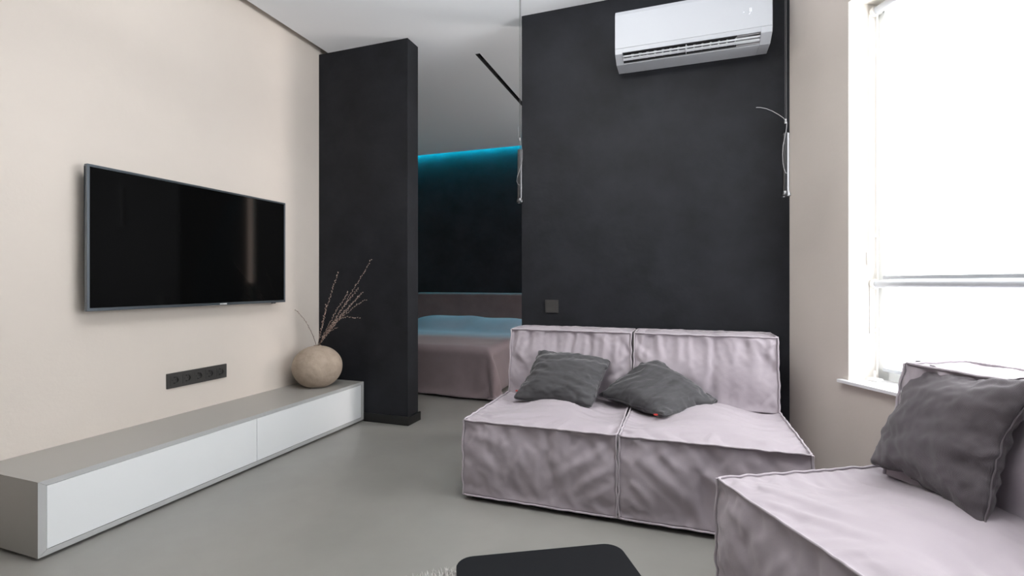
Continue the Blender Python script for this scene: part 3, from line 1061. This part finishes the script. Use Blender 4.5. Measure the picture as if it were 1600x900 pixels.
place_pillow(pmC, [(.645, 2.09, .40), (.755, 1.63, .388), (.912, 1.705, .788), (.822, 2.195, .762)], M['pillow_mauve'],
             'large dusky mauve woven cushion leaning on the nearest sofa module by the window', None, thick=.75, folds=lambda u, v: ridge(u, v, [(0, .35, .5, .05, .045, .014), (.98, .45, .4, .30, .04, .010), (.02, .92, .5, .85, .035, .009), (.15, .97, .5, .72, .03, .009), (.4, .98, .6, .78, .03, .008), (.95, .1, .7, .2, .03, .009), (.97, .75, .6, .7, .035, .007)]))

# ------------------------------------------------------------------ bed
bed = thing('bed', 'low double bed with a padded headboard against the dark bedroom wall', 'bed', (-2.52, 5.05, 0))
bx0, bx1, by0, by1 = -.88, .88, -.98, .95
MB().box((bx0, by0, .02), (bx1, by1, .22)).build('bed_base', M['headboard'], bed, bevel=.01)
MB().box((bx0 + .005, by0 + .005, .22), (bx1 - .005, by1, .425)).build('mattress', M['cover'], bed, bevel=.03)
MB().box((bx0 - .12, .965, 0), (bx1 + .12, 1.09, .915)).build('headboard', M['headboard'], bed, bevel=.025)


def cover():
    W, L, st = 2.60, 2.36, .042
    nx, ny = round(W / st), round(L / st)
    V = [((i / nx - .5) * W, by1 - .01 - (j / ny) * L, .0) for j in range(ny + 1) for i in range(nx + 1)]
    bumps = [(-.42, .66, .42, .25, .155), (.43, .64, .42, .25, .14)]

    def top(x, y):
        z = .452 + .01 * noise.noise(Vector((x * 3, y * 3, 0)))
        for cx, cy, rx, ry, h in bumps:
            r = ((x - cx) / rx) ** 2 + ((y - cy) / ry) ** 2
            z += h * math.exp(-r * r * .55)
        return z
    V = [(x, y, top(x, max(y, by0)) + .02) for x, y, z in V]
    F = [(j * (nx + 1) + i, (j + 1) * (nx + 1) + i, (j + 1) * (nx + 1) + i + 1, j * (nx + 1) + i + 1) for j in range(ny) for i in range(nx)]
    # collider under the cover
    cm = MB()
    gx, gy = 40, 44
    g = {}
    CV = []
    CF = []
    for i in range(gx + 1):
        for j in range(gy + 1):
            x = bx0 + (bx1 - bx0) * i / gx
            y = by0 + (by1 - by0) * j / gy
            e = min((x - bx0), (bx1 - x), (y - by0), .03) / .03
            g[(i, j)] = len(CV)
            CV.append((x, y, top(x, y) - .012 - .02 * (1 - e) ** 2))
    for i in range(gx):
        for j in range(gy): CF.append((g[(i, j)], g[(i + 1, j)], g[(i + 1, j + 1)], g[(i, j + 1)]))
    n0 = len(CV)
    ring = [(i, 0) for i in range(gx)] + [(gx, j) for j in range(gy)] + [(i, gy) for i in range(gx, 0, -1)] + [(0, j) for j in range(gy, 0, -1)]
    for a in ring: CV.append((CV[g[a]][0], CV[g[a]][1], 0))
    for k in range(len(ring)):
        l = (k + 1) % len(ring)
        CF.append((g[ring[k]], n0 + k, n0 + l, g[ring[l]]))
    cm.add(CV, CF)
    col = cm.build('collider_tmp', M['cover'])
    col.modifiers.new('c', 'COLLISION')
    col.collision.thickness_outer = .01
    fl = MB().box((-3, -3, -.2), (3, 3, .0)).build('collider_tmp', M['cover'])
    fl.modifiers.new('c', 'COLLISION')
    fl.collision.thickness_outer = .008
    pins = {i: 1 for i in range(nx + 1) if abs(V[i][0]) < bx1}
    r = sim(V, F, pins, None, 0, 55, 0, 7, q=7, bend=.25, tension=12, grav=1, jit=.001, damp=5, collide=True)
    bpy.data.objects.remove(col)
    bpy.data.objects.remove(fl)
    return r, F


cv, cf = cover()
bs = tag(soft('bedspread', cv, cf, M['cover'], None), 'dusty mauve bedspread draped over the low bed down to the floor', 'bedspread')
bs.location = (-2.52, 5.05, .004)
so = bs.modifiers.new('thick', 'SOLIDIFY')
so.thickness = .006
so.offset = 1

# ------------------------------------------------------------------ coffee table and rug
tcx, tcy = -.222, .935
tb = thing('coffee_table', 'small black coffee table with rounded corners at the bottom edge of the picture', 'table', (-.2045, .957, 0), WR)


def rrect(w, d, r, n=8):
    P = []
    for cx, cy, a0 in ((w / 2 - r, d / 2 - r, 0), (-w / 2 + r, d / 2 - r, 90), (-w / 2 + r, -d / 2 + r, 180), (w / 2 - r, -d / 2 + r, 270)):
        for k in range(n + 1):
            a = math.radians(a0 + 90 * k / n)
            P.append((cx + r * math.cos(a), cy + r * math.sin(a)))
    return P


# local x runs towards the camera, local y to the right of the picture
MB().prism(rrect(.62, .435, .045), 2, .332, .35).build('table_top', M['table'], tb, smooth=True, bevel=.0015)
for sx in (-1, 1):
    for sy in (-1, 1):
        MB().box((sx * .26 - .01, sy * .17 - .01, .012), (sx * .26 + .01, sy * .17 + .01, .332)).build('leg', M['table'], tb)
q = MB()
q.box((-.27, -.18, .312), (.27, -.16, .332))
q.box((-.27, .16, .312), (.27, .18, .332))
q.build('apron', M['table'], tb)

rug = MB().lathe([(0, 0), (.68, 0), (.685, .006), (.68, .010), (0, .010)], n=64).build('shaggy_rug', mat('rug_backing', (.30, .29, .27), .95))
tag(rug, 'round light grey shaggy rug under the black coffee table', 'rug')
rug.location = (-.40, 1.0, 0)
rnd = random.Random(5)
fb = MB()
for k in range(30000):
    a = rnd.random() * 2 * math.pi
    r = .69 * math.sqrt(rnd.random())
    x, y = r * math.cos(a), r * math.sin(a)
    if k > 9000 and not (y > .25 and x < .15): continue
    h = rnd.uniform(.016, .034)
    d1 = Vector((rnd.uniform(-1, 1), rnd.uniform(-1, 1), 0)) * .014
    w = Vector((-d1.y, d1.x, 0)).normalized() * rnd.uniform(.0012, .0024)
    p = Vector((x, y, .008))
    t = p + d1 + Vector((0, 0, h))
    mpt = p + d1 * .35 + Vector((0, 0, h * .6))
    fb.v += [tuple(p - w), tuple(p + w), tuple(mpt + w), tuple(mpt - w), tuple(t)]
    n = len(fb.v) - 5
    fb.f += [(n, n + 1, n + 2, n + 3), (n + 3, n + 2, n + 4)]
me = bpy.data.meshes.new('pile')
me.from_pydata(fb.v, [], fb.f)
me.materials.append(M['rug'])
pile = bpy.data.objects.new('pile', me)
COL.objects.link(pile)
pile.parent = rug
pile['kind'] = 'stuff'
